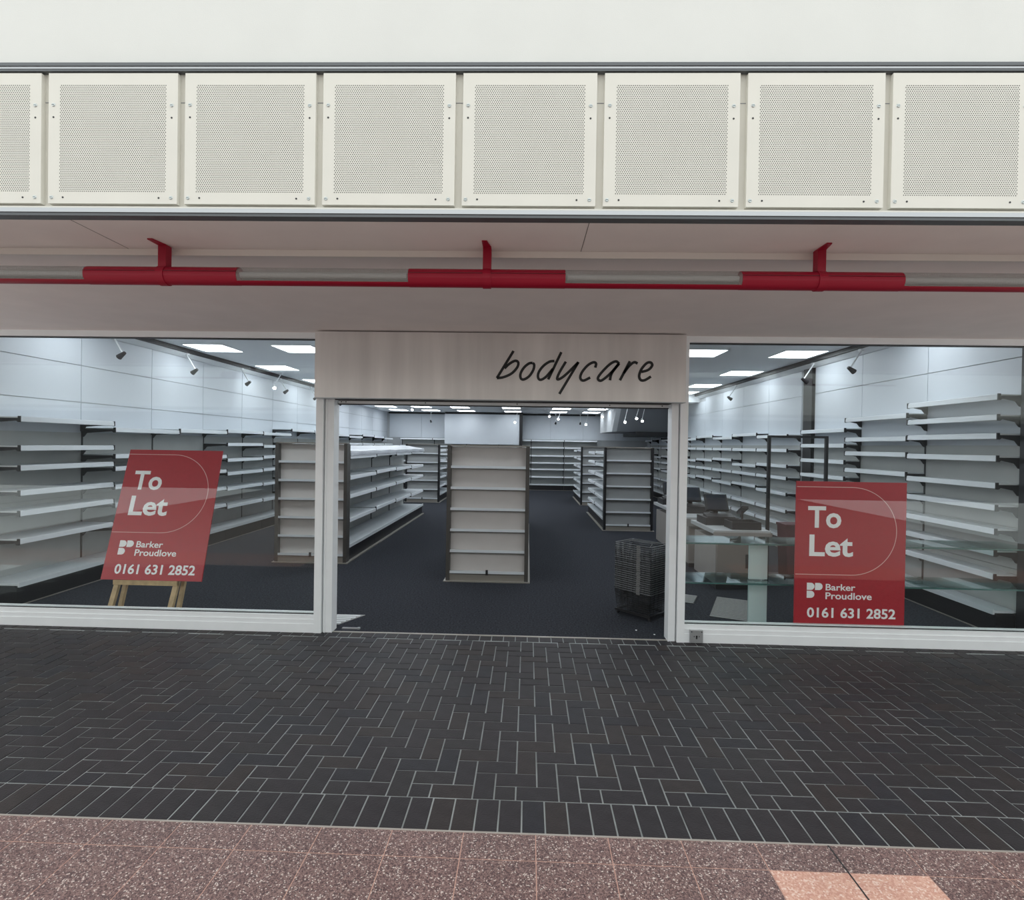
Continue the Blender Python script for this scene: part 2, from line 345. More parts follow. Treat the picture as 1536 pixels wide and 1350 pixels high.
# perforated panels: real staggered holes through a folded sheet
PW, PH = 0.570, 0.563
def perforated():
    mb = MB(); mx, mz = 0.048, 0.049; aw, ah = PW-2*mx, PH-2*mz
    nx = 52; px = aw/(nx+0.5); nz = 60; pz = ah/nz; r = 0.27*px
    y = -0.022
    V = {}
    def vid(a, b):
        k = (round(a, 6), round(b, 6))
        if k not in V: V[k] = len(mb.v); mb.v.append((a, y, b))
        return V[k]
    for j in range(nz):
        off = 0.0 if j % 2 == 0 else 0.5
        z0, z1 = mz + j*pz, mz + (j+1)*pz; zc = (z0+z1)/2
        if off: mb.f.append((vid(mx, z0), vid(mx+px/2, z0), vid(mx+px/2, z1), vid(mx, z1))); mb.m.append(0)
        else: mb.f.append((vid(mx+aw-px/2, z0), vid(mx+aw, z0), vid(mx+aw, z1), vid(mx+aw-px/2, z1))); mb.m.append(0)
        for i in range(nx):
            x0 = mx + (i+off)*px; x1 = x0+px; xc = (x0+x1)/2
            ring = []
            for k in range(8):
                a = math.pi/4*k + math.pi/8
                n = len(mb.v); mb.v.append((xc + r*math.cos(a), y, zc + r*math.sin(a))); ring.append(n)
            c = [vid(x1, z1), vid(x0, z1), vid(x0, z0), vid(x1, z0)]
            # ring order: 0,1 in the upper right quadrant, 2,3 upper left, 4,5 lower left, 6,7 lower right
            for q in range(4):
                a, b, nx2 = ring[2*q], ring[2*q+1], ring[(2*q+2) % 8]
                mb.f.append((c[q], b, a)); mb.m.append(0)
                mb.f.append((c[q], c[(q+1) % 4], nx2, b)); mb.m.append(0)
    # frame margins
    for x0, x1, z0, z1 in ((0, PW, 0, mz), (0, PW, PH-mz, PH), (0, mx, mz, PH-mz), (PW-mx, PW, mz, PH-mz)):
        mb.quad((x0,y,z0),(x1,y,z0),(x1,y,z1),(x0,y,z1))
    # folded returns
    mb.quad((0,y,0),(0,0,0),(PW,0,0),(PW,y,0)); mb.quad((0,y,PH),(PW,y,PH),(PW,0,PH),(0,0,PH))
    mb.quad((0,y,0),(0,y,PH),(0,0,PH),(0,0,0)); mb.quad((PW,y,0),(PW,0,0),(PW,0,PH),(PW,y,PH))
    # void behind the holes
    mb.quad((0.02,-0.004,0.02),(PW-0.02,-0.004,0.02),(PW-0.02,-0.004,PH-0.02),(0.02,-0.004,PH-0.02), 1)
    return mb.mesh('perforated_panel', [CREAM, HOLE])
perf = perforated()
def screw_mesh():
    mb = MB(); mb.tube((0,0,0), (0,-0.004,0), 0.0085, 12, 0, 0.006); mb.box(-0.005, 0.005, -0.0045, -0.0038, -0.001, 0.001, 1); return mb.mesh('screw', [ZINC, DARK])
screw = screw_mesh()
hole = MB().tube((0,0.0005,0), (0,-0.0008,0), 0.0042, 10).mesh('fixing_hole', DARK)
PANEL_X0 = -2.013            # left edge of the second panel, canopy coordinates
for k in range(-4, 9):
    x0 = PANEL_X0 + 0.6025*k
    p = put('perforated_panel', perf, fa, (x0, 0, 2.672))
    for (sx, sz) in ((0.022, PH-0.137), (PW-0.026, PH-0.139), (0.016, 0.026), (PW-0.026, 0.026)): put('screw', screw, p, (sx, -0.022, sz))
    for (sx, sz) in ((0.022, PH-0.190), (PW-0.026, PH-0.192), (0.066, 0.026), (PW-0.080, 0.025)): put('fixing_hole', hole, p, (sx, -0.0222, sz))

# soffit: forward board, step and main board
sf = struct(build('ceiling', MB().box(-7, 7, 0.36, 2.6, 2.592, 3.274), SOFFIT, None, (-0.095, 2.372, 0), ROT*0.5), 'plain soffit board under the canopy running back to the shopfront', 'soffit')
sf.location = (-0.095, 2.372, 0)
s2 = struct(build('ceiling', MB().box(-7, 7, 0.02, 0.40, 2.619, 2.66), SOFFIT, None, canopy(), ROT), 'narrow forward soffit board between fascia trim and cornice step', 'soffit')
def joint(parent, X): build('board_joint', MB().box(X-0.0015, X+0.0015, 0.02, 0.385, 2.6183, 2.62), SOFFIT_JOINT, parent)
for X in (-1.95, 0.345, 2.64): joint(s2, X)
t3 = struct(build('trim_3', MB().box(-7, 7, 0.372, 0.39, 2.586, 2.6185), mat('cornice', (0.72, 0.66, 0.62, 1), 0.6), None, canopy(), ROT*0.7), 'pale cornice strip on the soffit step behind the red light rail', 'trim')

# ---- red tubular light rail
rail = thing('tubular_light_rail', 'red tubular light rail with clear lamp sections hung under the canopy', 'light rail', (-0.215, 2.68, 2.468), ROT*0.8)
R = 0.0445
def arc_shell(x0, x1, r0, r1, a0, a1, n=14):
    mb = MB(); pts = [(r1*math.cos(a0+(a1-a0)*i/n), r1*math.sin(a0+(a1-a0)*i/n)) for i in range(n+1)] + [(r0*math.cos(a1-(a1-a0)*i/n), r0*math.sin(a1-(a1-a0)*i/n)) for i in range(n+1)]
    N = len(pts)
    mb.v += [(x0,)+p for p in pts] + [(x1,)+p for p in pts]
    for i in range(N): j = (i+1) % N; mb.f.append((i, j, N+j, N+i)); mb.m.append(0)
    for i in range(n):
        a, b = i, i+1; c, e = N-1-i-1, N-1-i
        mb.f.append((a, b, c, e)); mb.m.append(0); mb.f.append((N+a, N+e, N+c, N+b)); mb.m.append(0)
    return mb
build('trough', arc_shell(-4.6, 4.6, 0.040, 0.0435, math.radians(-138), math.radians(-42)), RED, rail)
for k in (-2, -1, 0, 1, 2):
    cxk = 1.615*k
    s = MB().tube((cxk-0.383, 0, 0), (cxk+0.383, 0, 0), R, 28)
    o = build('red_sleeve', s, RED, rail)
    build('seam_line', MB().box(cxk-0.383, cxk+0.383, -R-0.0008, -R*0.9, 0.0135, 0.0155), mat('dark_red', (0.09, 0.002, 0.006, 1), 0.5), o)
    b = MB().box(cxk-0.02, cxk+0.02, -0.022, 0.022, R*0.8, 0.150)
    b.prism([(cxk-0.02, -0.022), (cxk+0.02, -0.022), (cxk+0.004, -0.10), (cxk-0.02, -0.10)], 'z', 0.145, 0.1505)
    b.tube((cxk-0.02, 0, 0), (cxk+0.02, 0, 0), R+0.004, 28)
    build('hanger_bracket', b, RED, rail)
for k in (-2, -1, 0, 1):
    c0 = 1.615*k + 0.383; c1 = c0 + 1.615 - 0.766
    ln = MB(); n = int((c1-c0)/0.0115)
    seg = 20
    a0, a1 = math.radians(-42), math.radians(222)
    base = len(ln.v)
    for i in range(n*2+1):
        X = c0 + (c1-c0)*i/(n*2); rr = 0.0425 + (0.0012 if i % 2 else 0)
        for q in range(seg+1):
            a = a0 + (a1-a0)*q/seg; ln.v.append((X, rr*math.cos(a), rr*math.sin(a)))
    for i in range(n*2):
        for q in range(seg):
            A = i*(seg+1)+q; ln.f.append((A, A+1, A+seg+2, A+seg+1)); ln.m.append(0)
    lens = build('clear_lens', ln, LENS, rail)
    build('lamp_tube', MB().tube((c0+0.01, -0.014, 0.004), (c1-0.01, -0.014, 0.004), 0.014, 14), LAMP, rail)
    build('reflector', MB().box(c0, c1, 0.014, 0.018, -0.02, 0.03), mat('reflector_grey', (0.30, 0.29, 0.28, 1), 0.5, 0.3), rail)

# ---- shopfront frames and glass
def window(name, X0, X1, label, jamb_side):
    fr = MB()
    fr.box(X0, X1, YF, YF+0.10, 0.0, 0.075); fr.box(X0, X1, YF+0.006, YF+0.10, 0.075, 0.112); fr.box(X0, X1, YF+0.014, YF+0.10, 0.112, 0.150)
    o = struct(build(name, MB().box(X0, X1, YF+0.045, YF+0.055, 0.152, 2.537), GLASS), label, 'window')
    build('bottom_rail', fr, FRAME, o)
    build('head_rail', MB().box(X0, X1, YF, YF+0.10, 2.540, 2.592), FRAME, o)
    build('head_gasket', MB().box(X0, X1, YF+0.02, YF+0.06, 2.532, 2.540), DARK, o)
    build('bottom_gasket', MB().box(X0, X1, YF+0.035, YF+0.05, 0.150, 0.156), DARK, o)
    build('glazing_bead', MB().box(X0, X1, YF+0.06, YF+0.085, 0.150, 0.164), FRAME, o)
    j = MB()
    if jamb_side > 0: j.box(X1, X1+0.063, YF-0.006, YF+0.11, 0, 2.592); j.box(X1-0.006, X1, YF+0.02, YF+0.1, 0.15, 2.54)
    else: j.box(X0-0.063, X0, YF-0.006, YF+0.11, 0, 2.592); j.box(X0, X0+0.006, YF+0.02, YF+0.1, 0.15, 2.54)
    build('jamb', j, FRAME, o)
    return o
win1 = window('window_1', -5.36, -1.826, 'wide shop window with white frame in front of the easel board', 1)
win2 = window('window_2', 1.347, 5.4, 'wide shop window with white frame in front of the glass shelves', -1)
# door posts beside the opening
d1 = struct(build('door_1', MB().box(-1.668, 1.205, YF+0.09, YF+0.15, 1.990, 2.05), FRAME), 'wide open entrance between the two shop windows with white posts', 'door')
pL = MB().box(-1.756, -1.676, YF+0.02, YF+0.14, 0, 2.50); pL.box(-1.745, -1.735, YF+0.012, YF+0.02, 0, 2.4); pL.box(-1.682, -1.676, YF+0.014, YF+0.02, 0, 2.4)
build('post', pL, FRAME, d1)
pR = MB().box(1.214, 1.275, YF+0.02, YF+0.14, 0, 2.50); pR.box(1.214, 1.222, YF+0.012, YF+0.02, 0, 2.4)
build('post', pR, FRAME, d1)
build('shutter_slot', MB().box(-1.66, 1.20, YF-0.02, YF+0.09, 2.015, 2.06), DARK, d1)
build('gasket', MB().box(-1.668, 1.205, YF+0.085, YF+0.12, 1.982, 1.990), DARK, d1)
for X in (-1.64, -1.60, -0.9, -0.1, 0.7, 1.15): build('screw', MB().tube((X, YF+0.09, 2.006), (X, YF+0.088, 2.006), 0.005, 10), DARK, d1)

# ---- shop sign
SY = 4.52
sg = thing('shop_sign', 'brushed steel sign box with black handwritten lettering over the entrance', 'sign', (-0.255, SY, 2.02))
sw = 1.546
build('sign_box', MB().box(-sw, sw, 0, 0.105, 0.004, 0.560), SIGN, sg)
build('edge_trim', MB().box(-sw-0.002, sw+0.002, -0.002, 0.105, 0.0, 0.006), ALU, sg)
def catmull(pts, n=8):
    if len(pts) < 3: return pts
    P = [pts[0]] + pts + [pts[-1]]; out = []
    for i in range(1, len(P)-2):
        p0, p1, p2, p3 = P[i-1], P[i], P[i+1], P[i+2]
        for k in range(n):
            t_ = k/n
            out.append(tuple(0.5*((2*b)+(-a+c)*t_+(2*a-5*b+4*c-dd)*t_*t_+(-a+3*b-3*c+dd)*t_**3) for a, b, c, dd in zip(p0, p1, p2, p3)))
    out.append(pts[-1]); return out
def ribbon(mb, pts, wd, y0, y1):
    """extruded stroke in the XZ plane"""
    n = len(pts); L = []; Rr = []
    for i, p in enumerate(pts):
        a = pts[max(i-1, 0)]; b = pts[min(i+1, n-1)]
        dx, dz = b[0]-a[0], b[1]-a[1]; l = math.hypot(dx, dz) or 1; nx_, nz_ = -dz/l*wd/2, dx/l*wd/2
        L.append((p[0]+nx_, p[1]+nz_)); Rr.append((p[0]-nx_, p[1]-nz_))
    for i in range(n-1):
        q = [L[i], L[i+1], Rr[i+1], Rr[i]]
        mb.prism(q, 'y', y0, y1)
zs = 5.297
def sgn(u, v):
    U, V = 740+u/zs, 510+v/zs
    return (-1.794 + (U-474)*0.005549 + 0.255, 2.585 - (V-496-0.0114*(U-474))*0.00555 - 2.02)
LET = {
 'letter_b': [[(177,90),(48,305)], [(48,305),(100,298),(162,270),(205,225),(217,190),(206,171),(182,171),(142,195),(108,228)]],
 'letter_o': [[(330,185),(300,190),(262,222),(236,268),(238,306),(262,316),(304,290),(336,240),(342,200),(330,185)]],
 'letter_d': [[(555,100),(455,315)], [(502,170),(462,176),(412,212),(378,262),(376,304),(398,318),(440,292),(490,232)]],
 'letter_y': [[(592,175),(542,262),(526,312),(556,306),(610,262),(690,180)], [(692,178),(545,430)]],
 'letter_c': [[(824,222),(830,192),(812,180),(770,200),(727,248),(708,292),(716,318),(740,323),(786,300)]],
 'letter_a': [[(1012,192),(985,173),(938,196),(880,254),(848,300),(856,322),(882,320),(942,270),(1005,196)], [(1012,190),(955,266),(942,322)]],
 'letter_r': [[(1095,172),(1020,322)], [(1048,268),(1088,212),(1128,180),(1156,190)]],
 'letter_e': [[(1186,256),(1240,240),(1270,206),(1258,182),(1226,188),(1186,236),(1170,288),(1184,320),(1216,320),(1262,292)]],
}
for nm, strokes in LET.items():
    mb = MB()
    for st in strokes:
        ribbon(mb, catmull([sgn(*p) for p in st]), 0.0215, -0.004, 0.0)
    build(nm, mb, BLACKLET, sg)

# ================================================================== SHELVING
def bracket_mesh(dep):
    return shared(('br', round(dep, 3)), lambda: MB().prism([(-0.012, 0.020), (0.012, 0.020), (0.012, 0.0), (dep, 0.0), (dep, -0.105), (dep-0.035, -0.095), (dep-0.07, -0.05), (0.03, -0.026), (0.012, -0.040), (-0.012, -0.040)], 'x', -0.006, 0.005).mesh('bracket', BLACKM))
def shelf_mesh(w_, dep):
    def f():
        mb = MB().box(0.008, w_-0.008, 0.004, dep, 0.0, 0.012); mb.box(0.008, w_-0.008, 0.004, 0.018, -0.036, 0.014); return mb.mesh('shelf', SHELF)
    return shared(('sh', round(w_, 3), round(dep, 3)), f)
def strip_mesh(w_):
    return shared(('ps', round(w_, 3)), lambda: MB().prism([(0.004, -0.038), (0.004, 0.017), (-0.004, 0.013), (-0.010, -0.034)], 'x', 0.010, w_-0.010).mesh('price_strip', PRICE))
def add_shelf(par, x0, w_, dep, z, br=True, loc_y=0.0, flip=False, tilt=0.0):
    s = put('shelf', shelf_mesh(w_, dep), par, (x0, loc_y, z) if not flip else (x0+w_, loc_y, z), math.pi if flip else 0.0)
    put('price_strip', strip_mesh(w_), s)
    if br:
        for bx in (0.006, w_-0.006): put('bracket', bracket_mesh(dep), s, (bx, 0, -0.001))
    return s
def backs(par, x0, w_, y, z0, z1, n):
    h = (z1-z0)/n
    for i in range(n):
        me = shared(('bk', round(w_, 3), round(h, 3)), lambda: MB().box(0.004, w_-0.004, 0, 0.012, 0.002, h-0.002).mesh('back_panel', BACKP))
        put('back_panel', me, par, (x0, y, z0+i*h))
def wall_bay(label, cat, loc, rz, w_, dep, levels, ztop, group):
    t = thing('wall_shelving_bay', label, cat, loc, rz, group)
    backs(t, 0, w_, dep-0.014, 0.22, ztop, 4)
    put('upright', shared(('up', round(ztop, 2)), lambda: MB().box(-0.012, 0.012, -0.018, 0.006, 0.0, 1).mesh('upright', BLACKM)), t, (0, dep, 0)).scale = (1, 1, ztop)
    put('base_deck', shared(('bd', round(w_, 3), round(dep, 3)), lambda: MB().box(0.004, w_-0.004, 0.0, dep-0.016, 0.20, 0.222).box(0.004, w_-0.004, -0.012, 0.004, 0.185, 0.232).mesh('base_deck', SHELF)), t)
    put('kick_plate', shared(('kp', round(w_, 3), round(dep, 3)), lambda: MB().box(0.002, w_-0.002, 0.012, 0.03, 0.006, 0.185).box(0.002, 0.012, 0.03, dep-0.03, 0.006, 0.19).box(w_-0.012, w_-0.002, 0.03, dep-0.03, 0.006, 0.19).mesh('kick_plate', BLACKM)), t)
    put('floor_trim', shared(('ft', round(w_, 3)), lambda: MB().box(0, w_, 0.004, 0.03, 0.0, 0.010).mesh('floor_trim', FLOORSTRIP)), t)
    for z in levels: add_shelf(t, 0, w_, dep, z)
    return t
# left wall
LF, LD = -4.95, 0.41
lv = {0: [1.84, 1.555, 1.36, 1.114, 0.914, 0.64], 1: [1.767, 1.45, 1.30, 1.08, 0.86, 0.58], 2: [1.79, 1.40, 1.16, 0.88, 0.60], 3: [1.815, 1.596, 1.335, 1.11, 0.86, 0.56],
      4: [1.80, 1.56, 1.36, 1.12, 0.85, 0.55], 5: [1.90, 1.62, 1.38, 1.15, 0.90, 0.60]}
for k in range(12):
    y0 = 5.14 + BAY*k
    L = lv.get(k, [1.88 - 0.03*(k % 3), 1.62, 1.38 + 0.03*(k % 2), 1.12, 0.86, 0.56])
    wall_bay('white wall shelving bay on the easel board side, %s from the shop window' % ORD[k], 'shelving', (LF, y0, 0), math.pi/2, BAY, LD, L, 1.72, 'white shelving bays along the wall behind the easel board')
# right wall
RFX, RD = 4.235, 0.215
rlv = {0: [2.165, 1.98, 1.81, 1.606, 1.36, 1.16, 0.945, 0.75, 0.535], 1: [2.06, 1.80, 1.62, 1.40, 1.18, 0.95, 0.74, 0.52], 2: [1.93, 1.72, 1.50, 1.28, 1.05, 0.80, 0.52]}
n = 0
for k, (y0, y1) in enumerate(zip(rb[:-1], rb[1:])):
    if y1 - y0 < 0.6: continue
    L = rlv.get(k, [1.88 + 0.05*(k % 2), 1.64, 1.42 - 0.04*(k % 3), 1.18, 0.92 + 0.04*(k % 2), 0.64, 0.42])
    wall_bay('white wall shelving bay on the glass shelf side, %s from the shop window' % ORD[n], 'shelving', (RFX, y1, 0), -math.pi/2, y1-y0, RD, L, 1.72, 'white shelving bays along the wall behind the glass shelves')
    n += 1
# back wall
for k in range(7):
    x0 = XL + 0.62 + BAY*k
    if x0 + BAY > 3.15: break
    wall_bay('white shelving bay against the rear wall, %s from the easel board side' % ORD[k], 'shelving', (x0, YB-0.44, 0), 0, BAY, 0.40,
             [1.84, 1.58, 1.28, 1.02, 0.78, 0.50], 1.86, 'white shelving bays along the rear wall')

# ---- gondolas
def gondola(label, X0, X1, Y0, Y1, sides, sheet=False, lv_side=(1.44, 1.17, 0.91, 0.58), ztop=1.625, nbay=4, endmat=ENDP, postmat=None):
    postmat = postmat or (POST if endmat is ENDP else BLACKM)
    cx_, W = (X0+X1)/2, X1-X0
    t = thing('gondola_shelving', label, 'shelving', (cx_, Y0, 0))
    hw = W/2; Ln = Y1-Y0
    build('plinth', MB().box(-hw+0.03, hw-0.03, 0.03, Ln, 0.008, 0.10), BLACKM, t)
    st = MB().box(-hw-0.035, hw+0.035, -0.03, 0.02, 0, 0.012)
    st.box(-hw-0.035, -hw+0.03, 0.02, Ln, 0, 0.012); st.box(hw-0.03, hw+0.035, 0.02, Ln, 0, 0.012)
    build('floor_strip', st, FLOORSTRIP, t)
    # front end: bronze posts, seven panels and six shallow shelves
    for s in (-1, 1):
        a, b = (-hw-0.012, -hw+0.034) if s < 0 else (hw-0.034, hw+0.012)
        build('end_post', MB().box(a, b, 0.0, 0.10, 0.012, ztop+0.01).box(a, b, 0.10, 0.13, 0.012, ztop), postmat, t)
    n_ = 6; z0 = 0.105; h = (ztop - z0)/n_
    for i in range(n_):
        put('end_panel', shared(('ep', round(W, 3), endmat.name), lambda: MB().box(-hw+0.034, hw-0.034, 0.075, 0.095, 0.002, h-0.004).mesh('end_panel', endmat)), t, (0, 0, z0+i*h))
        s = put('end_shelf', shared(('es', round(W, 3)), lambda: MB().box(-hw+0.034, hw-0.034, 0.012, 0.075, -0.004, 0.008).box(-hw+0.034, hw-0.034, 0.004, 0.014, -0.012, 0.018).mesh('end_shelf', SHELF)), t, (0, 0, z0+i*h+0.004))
        put('painted_shadow', shared(('sl', round(W, 3)), lambda: MB().box(-hw+0.034, hw-0.034, 0.002, 0.07, -0.020, -0.0125).mesh('painted_shadow', POST)), s)  # dark strip painting in the shadow line under the shelf lip
    build('end_kick', MB().box(-hw+0.034, hw-0.034, 0.01, 0.04, 0.012, 0.085), FLOORSTRIP, t)
    build('lock_tab', MB().box(-0.014, 0.014, -0.008, 0.006, 0.085, 0.145), DARK, t)
    build('top_cap', MB().box(-hw+0.0, hw-0.0, 0.0, 0.11, ztop, ztop+0.018), FLOORSTRIP, t)
    # spine and side shelves
    y0 = 0.13; bl = (Ln-0.13)/nbay
    for k in range(nbay):
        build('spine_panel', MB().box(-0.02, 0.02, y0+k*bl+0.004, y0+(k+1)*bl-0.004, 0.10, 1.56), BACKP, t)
        put('upright', shared('gup', lambda: MB().box(-0.03, 0.03, -0.012, 0.012, 0.01, 1.60).mesh('upright', BLACKM)), t, (0, y0+k*bl, 0))
    dep = hw - 0.025
    for s in sides:
        for k in range(nbay):
            ya = y0 + k*bl
            # local bay frame so shelves can be placed along the side
            for z in lv_side:
                zz = z + random.choice([0, 0, 0.015, -0.02]) if k else z
                sh = put('shelf', shelf_mesh(bl, dep), t, (s*hw, ya if s > 0 else ya+bl, zz), math.pi/2 if s > 0 else -math.pi/2)
                put('price_strip', strip_mesh(bl), sh)
                for bx in (0.006, bl-0.006): put('bracket', bracket_mesh(dep), sh, (bx, 0, -0.001))
            dk = put('base_deck', shared(('gbd', round(bl, 3), round(dep, 3)), lambda: MB().box(0.004, bl-0.004, 0.0, dep, 0.205, 0.225).box(0.004, bl-0.004, -0.012, 0.004, 0.19, 0.235).mesh('base_deck', SHELF)), t, (s*hw, ya if s > 0 else ya+bl, 0), math.pi/2 if s > 0 else -math.pi/2)
            put('kick_plate', shared(('gkp', round(bl, 3)), lambda: MB().box(0.004, bl-0.004, 0.012, 0.03, 0.012, 0.188).mesh('kick_plate', BLACKM)), dk)
    if sheet:
        for s in sides:
            mb = MB(); nn = 24
            for i in range(nn):
                for q in range(6):
                    def P(i_, q_):
                        yy = 0.14 + (Ln-0.16)*i_/nn; prof = [(0.03*s, 1.60), (0.14*s, 1.585), (0.30*s, 1.565), (hw*s-0.03*s, 1.545), (hw*s+0.014*s, 1.53), (hw*s+0.018*s, 1.50), (hw*s+0.018*s, 1.47)]
                        return (prof[q_][0] + 0.003*math.sin(i_*1.9+q_), yy, prof[q_][1] + 0.004*math.sin(i_*1.3+q_*2.0))
                    mb.quad(P(i, q), P(i+1, q), P(i+1, q+1), P(i, q+1))
            o = build('dust_sheet', mb, SHEET, t); o.modifiers.new('thickness', 'SOLIDIFY').thickness = 0.002
    return t
gondola('double sided gondola with pale end panels standing in the middle of the entrance', -0.955, 0.012, 6.50, 11.4, (-1, 1), nbay=4)
gondola('long gondola with a clear plastic dust sheet over its upper shelves', -3.43, -2.462, 7.31, 12.75, (-1, 1), sheet=True, lv_side=(1.46, 1.17, 0.91, 0.58))
gondola('dark framed gondola with cluttered side shelves near the checkout desks', 1.515, 2.455, 10.70, 13.6, (-1, 1), nbay=2, lv_side=(1.53, 1.28, 1.05, 0.83, 0.61, 0.40), endmat=mat('end_panel_grey', (0.34, 0.35, 0.35, 1), 0.5, noise=0.05, nscale=3))
gondola('small dark gondola standing behind the cluttered gondola near the checkouts', 1.50, 2.44, 15.2, 17.7, (-1, 1), nbay=2, lv_side=(1.53, 1.28, 1.05, 0.83, 0.61, 0.40), endmat=MATS['end_panel_grey'])
gondola('small dark gondola standing behind the dust sheeted gondola', -3.43, -2.49, 15.2, 17.7, (-1, 1), nbay=2, lv_side=(1.46, 1.2, 0.95, 0.7, 0.45), endmat=MATS['end_panel_grey'])

# ================================================================== CEILING LIGHTS
def lightpanel():
    return (MB().box(-0.3, 0.3, 0.0, 0.62, -0.008, 0.0).mesh('light_frame', SPOTW),
            MB().box(-0.285, 0.285, 0.015, 0.605, -0.010, -0.0081).mesh('diffuser', DIFF))
fm, dm = lightpanel()
spots_xy = [(X, Y, ZC-0.001) for Y in (5.70, 7.78, 9.88, 11.98, 13.55) for X in (-4.77, -3.46, -2.1, -0.75, 0.6, 2.52, 3.92)]
spots_xy += [(X, Y, ZR-0.001) for Y in (15.2, 17.1, 18.85) for X in (-4.6, -3.45, -2.2, -0.55, 1.05, 2.2)]
for X, Y, Z in spots_xy:
    t = thing('ceiling_light', 'bright square light panel set in the grey shop ceiling', 'light', (X, Y, Z), 0, 'square light panels in the shop ceiling')
    put('frame', fm, t); put('diffuser', dm, t)

# spotlights on slim arms
def spot(label, base, tip, aim, lit, group):
    base, tip, aim = Vector(base), Vector(tip), Vector(aim).normalized()
    t = thing('spotlight', label, 'spotlight', base, 0, group)
    v = tip - base
    build('arm', MB().tube((0,0,0), v, 0.009, 8), SPOTW, t)
    build('mount', MB().box(-0.03, 0.03, -0.03, 0.03, -0.012, 0.02), SPOTW, t)
    h0 = v - aim*0.03; h1 = v + aim*0.075
    hd = build('lamp_head', MB().tube(h0, h1, 0.020, 14, 0, 0.036), SPOTW if lit else BLACKM, t)
    build('lens', MB().tube(h1, h1 + aim*0.004, 0.032, 14), LITLENS if lit else DARK, hd)
for Y in (6.75, 8.25, 9.85, 11.4, 13.0, 14.8):
    spot('unlit black headed spotlight on a white arm at the wall head behind the easel board', (XL+0.09, Y, 2.97), (XL+0.27, Y-0.05, 2.72), (-0.75, 0.1, -0.5), False, 'unlit spotlights along the wall behind the easel board')
for Y in (11.0, 13.9):
    spot('lit white spotlight on a slim arm at the wall head behind the easel board', (XL+0.30, Y, 3.03), (XL+0.20, Y-0.08, 2.78), (0.35, -0.55, -0.6), True, 'lit spotlights along the wall behind the easel board')
for Y in (7.3, 8.5, 11.6):
    spot('unlit spotlight on a white arm at the wall head behind the glass shelves', (XR-0.09, Y, 2.97), (XR-0.27, Y-0.05, 2.72), (0.75, 0.1, -0.5), False, 'unlit spotlights along the wall behind the glass shelves')
for X in (-3.6, 1.0, 1.9):
    spot('unlit spotlight hanging on a straight arm before the rear wall', (X, YB-0.5, 2.82), (X, YB-0.56, 2.50), (0, 0.8, -0.5), False, 'unlit spotlights before the rear wall')
for X, Y, Z in ((-3.5, 16.4, 2.70), (-0.45, 18.3, 2.45), (1.95, 18.6, 2.42), (2.28, 17.0, 2.60), (0.70, 18.3, 2.66), (0.98, 18.0, 2.56), (3.02, 15.4, 2.48), (3.22, 15.6, 2.42), (2.72, 15.5, 2.38)):
    spot('lit spotlight hanging on a slim arm towards the rear of the shop', (X+0.10, Y, 2.825), (X, Y-0.06, Z), (0, -0.85, -0.5), True, 'lit spotlights towards the rear of the shop')

# ================================================================== TO LET BOARDS
def text_mesh(s, size, bold, name):
    cu = bpy.data.curves.new(name, 'FONT'); cu.body = s; cu.size = size; cu.offset = bold; cu.extrude = 0.0008; cu.resolution_u = 3
    ob = bpy.data.objects.new(name, cu); C.objects.link(ob)
    dg = bpy.context.evaluated_depsgraph_get(); me = bpy.data.meshes.new_from_object(ob.evaluated_get(dg))
    bpy.data.objects.remove(ob); bpy.data.curves.remove(cu)
    return me
def fit_text(par, s, name, x0, x1, z, cap_h, bold, m_, y):
    """lettering laid in the board's XZ plane, stretched to run from x0 to x1"""
    me = text_mesh(s, 1.0, bold, name)
    xs = [v.co.x for v in me.vertices]; ys = [v.co.y for v in me.vertices if True]
    ref = max(ys)
    sx = (x1-x0)/(max(xs)-min(xs)); sz = cap_h/ref; mn = min(xs)
    for v in me.vertices: v.co = ((v.co.x-mn)*sx + x0, y - v.co.z*0.5, v.co.y*sz + z)
    me.materials.clear(); me.materials.append(m_)
    return put(name, me, par)
def dshape(mb, x0, z0, w_, h, y):
    pts = [(x0, z0), (x0+w_-h/2, z0)] + [(x0+w_-h/2+h/2*math.cos(a), z0+h/2+h/2*math.sin(a)) for a in [math.radians(-90+15*i) for i in range(1, 12)]] + [(x0+w_-h/2, z0+h), (x0, z0+h)]
    mb.prism(pts, 'y', y-0.0008, y)
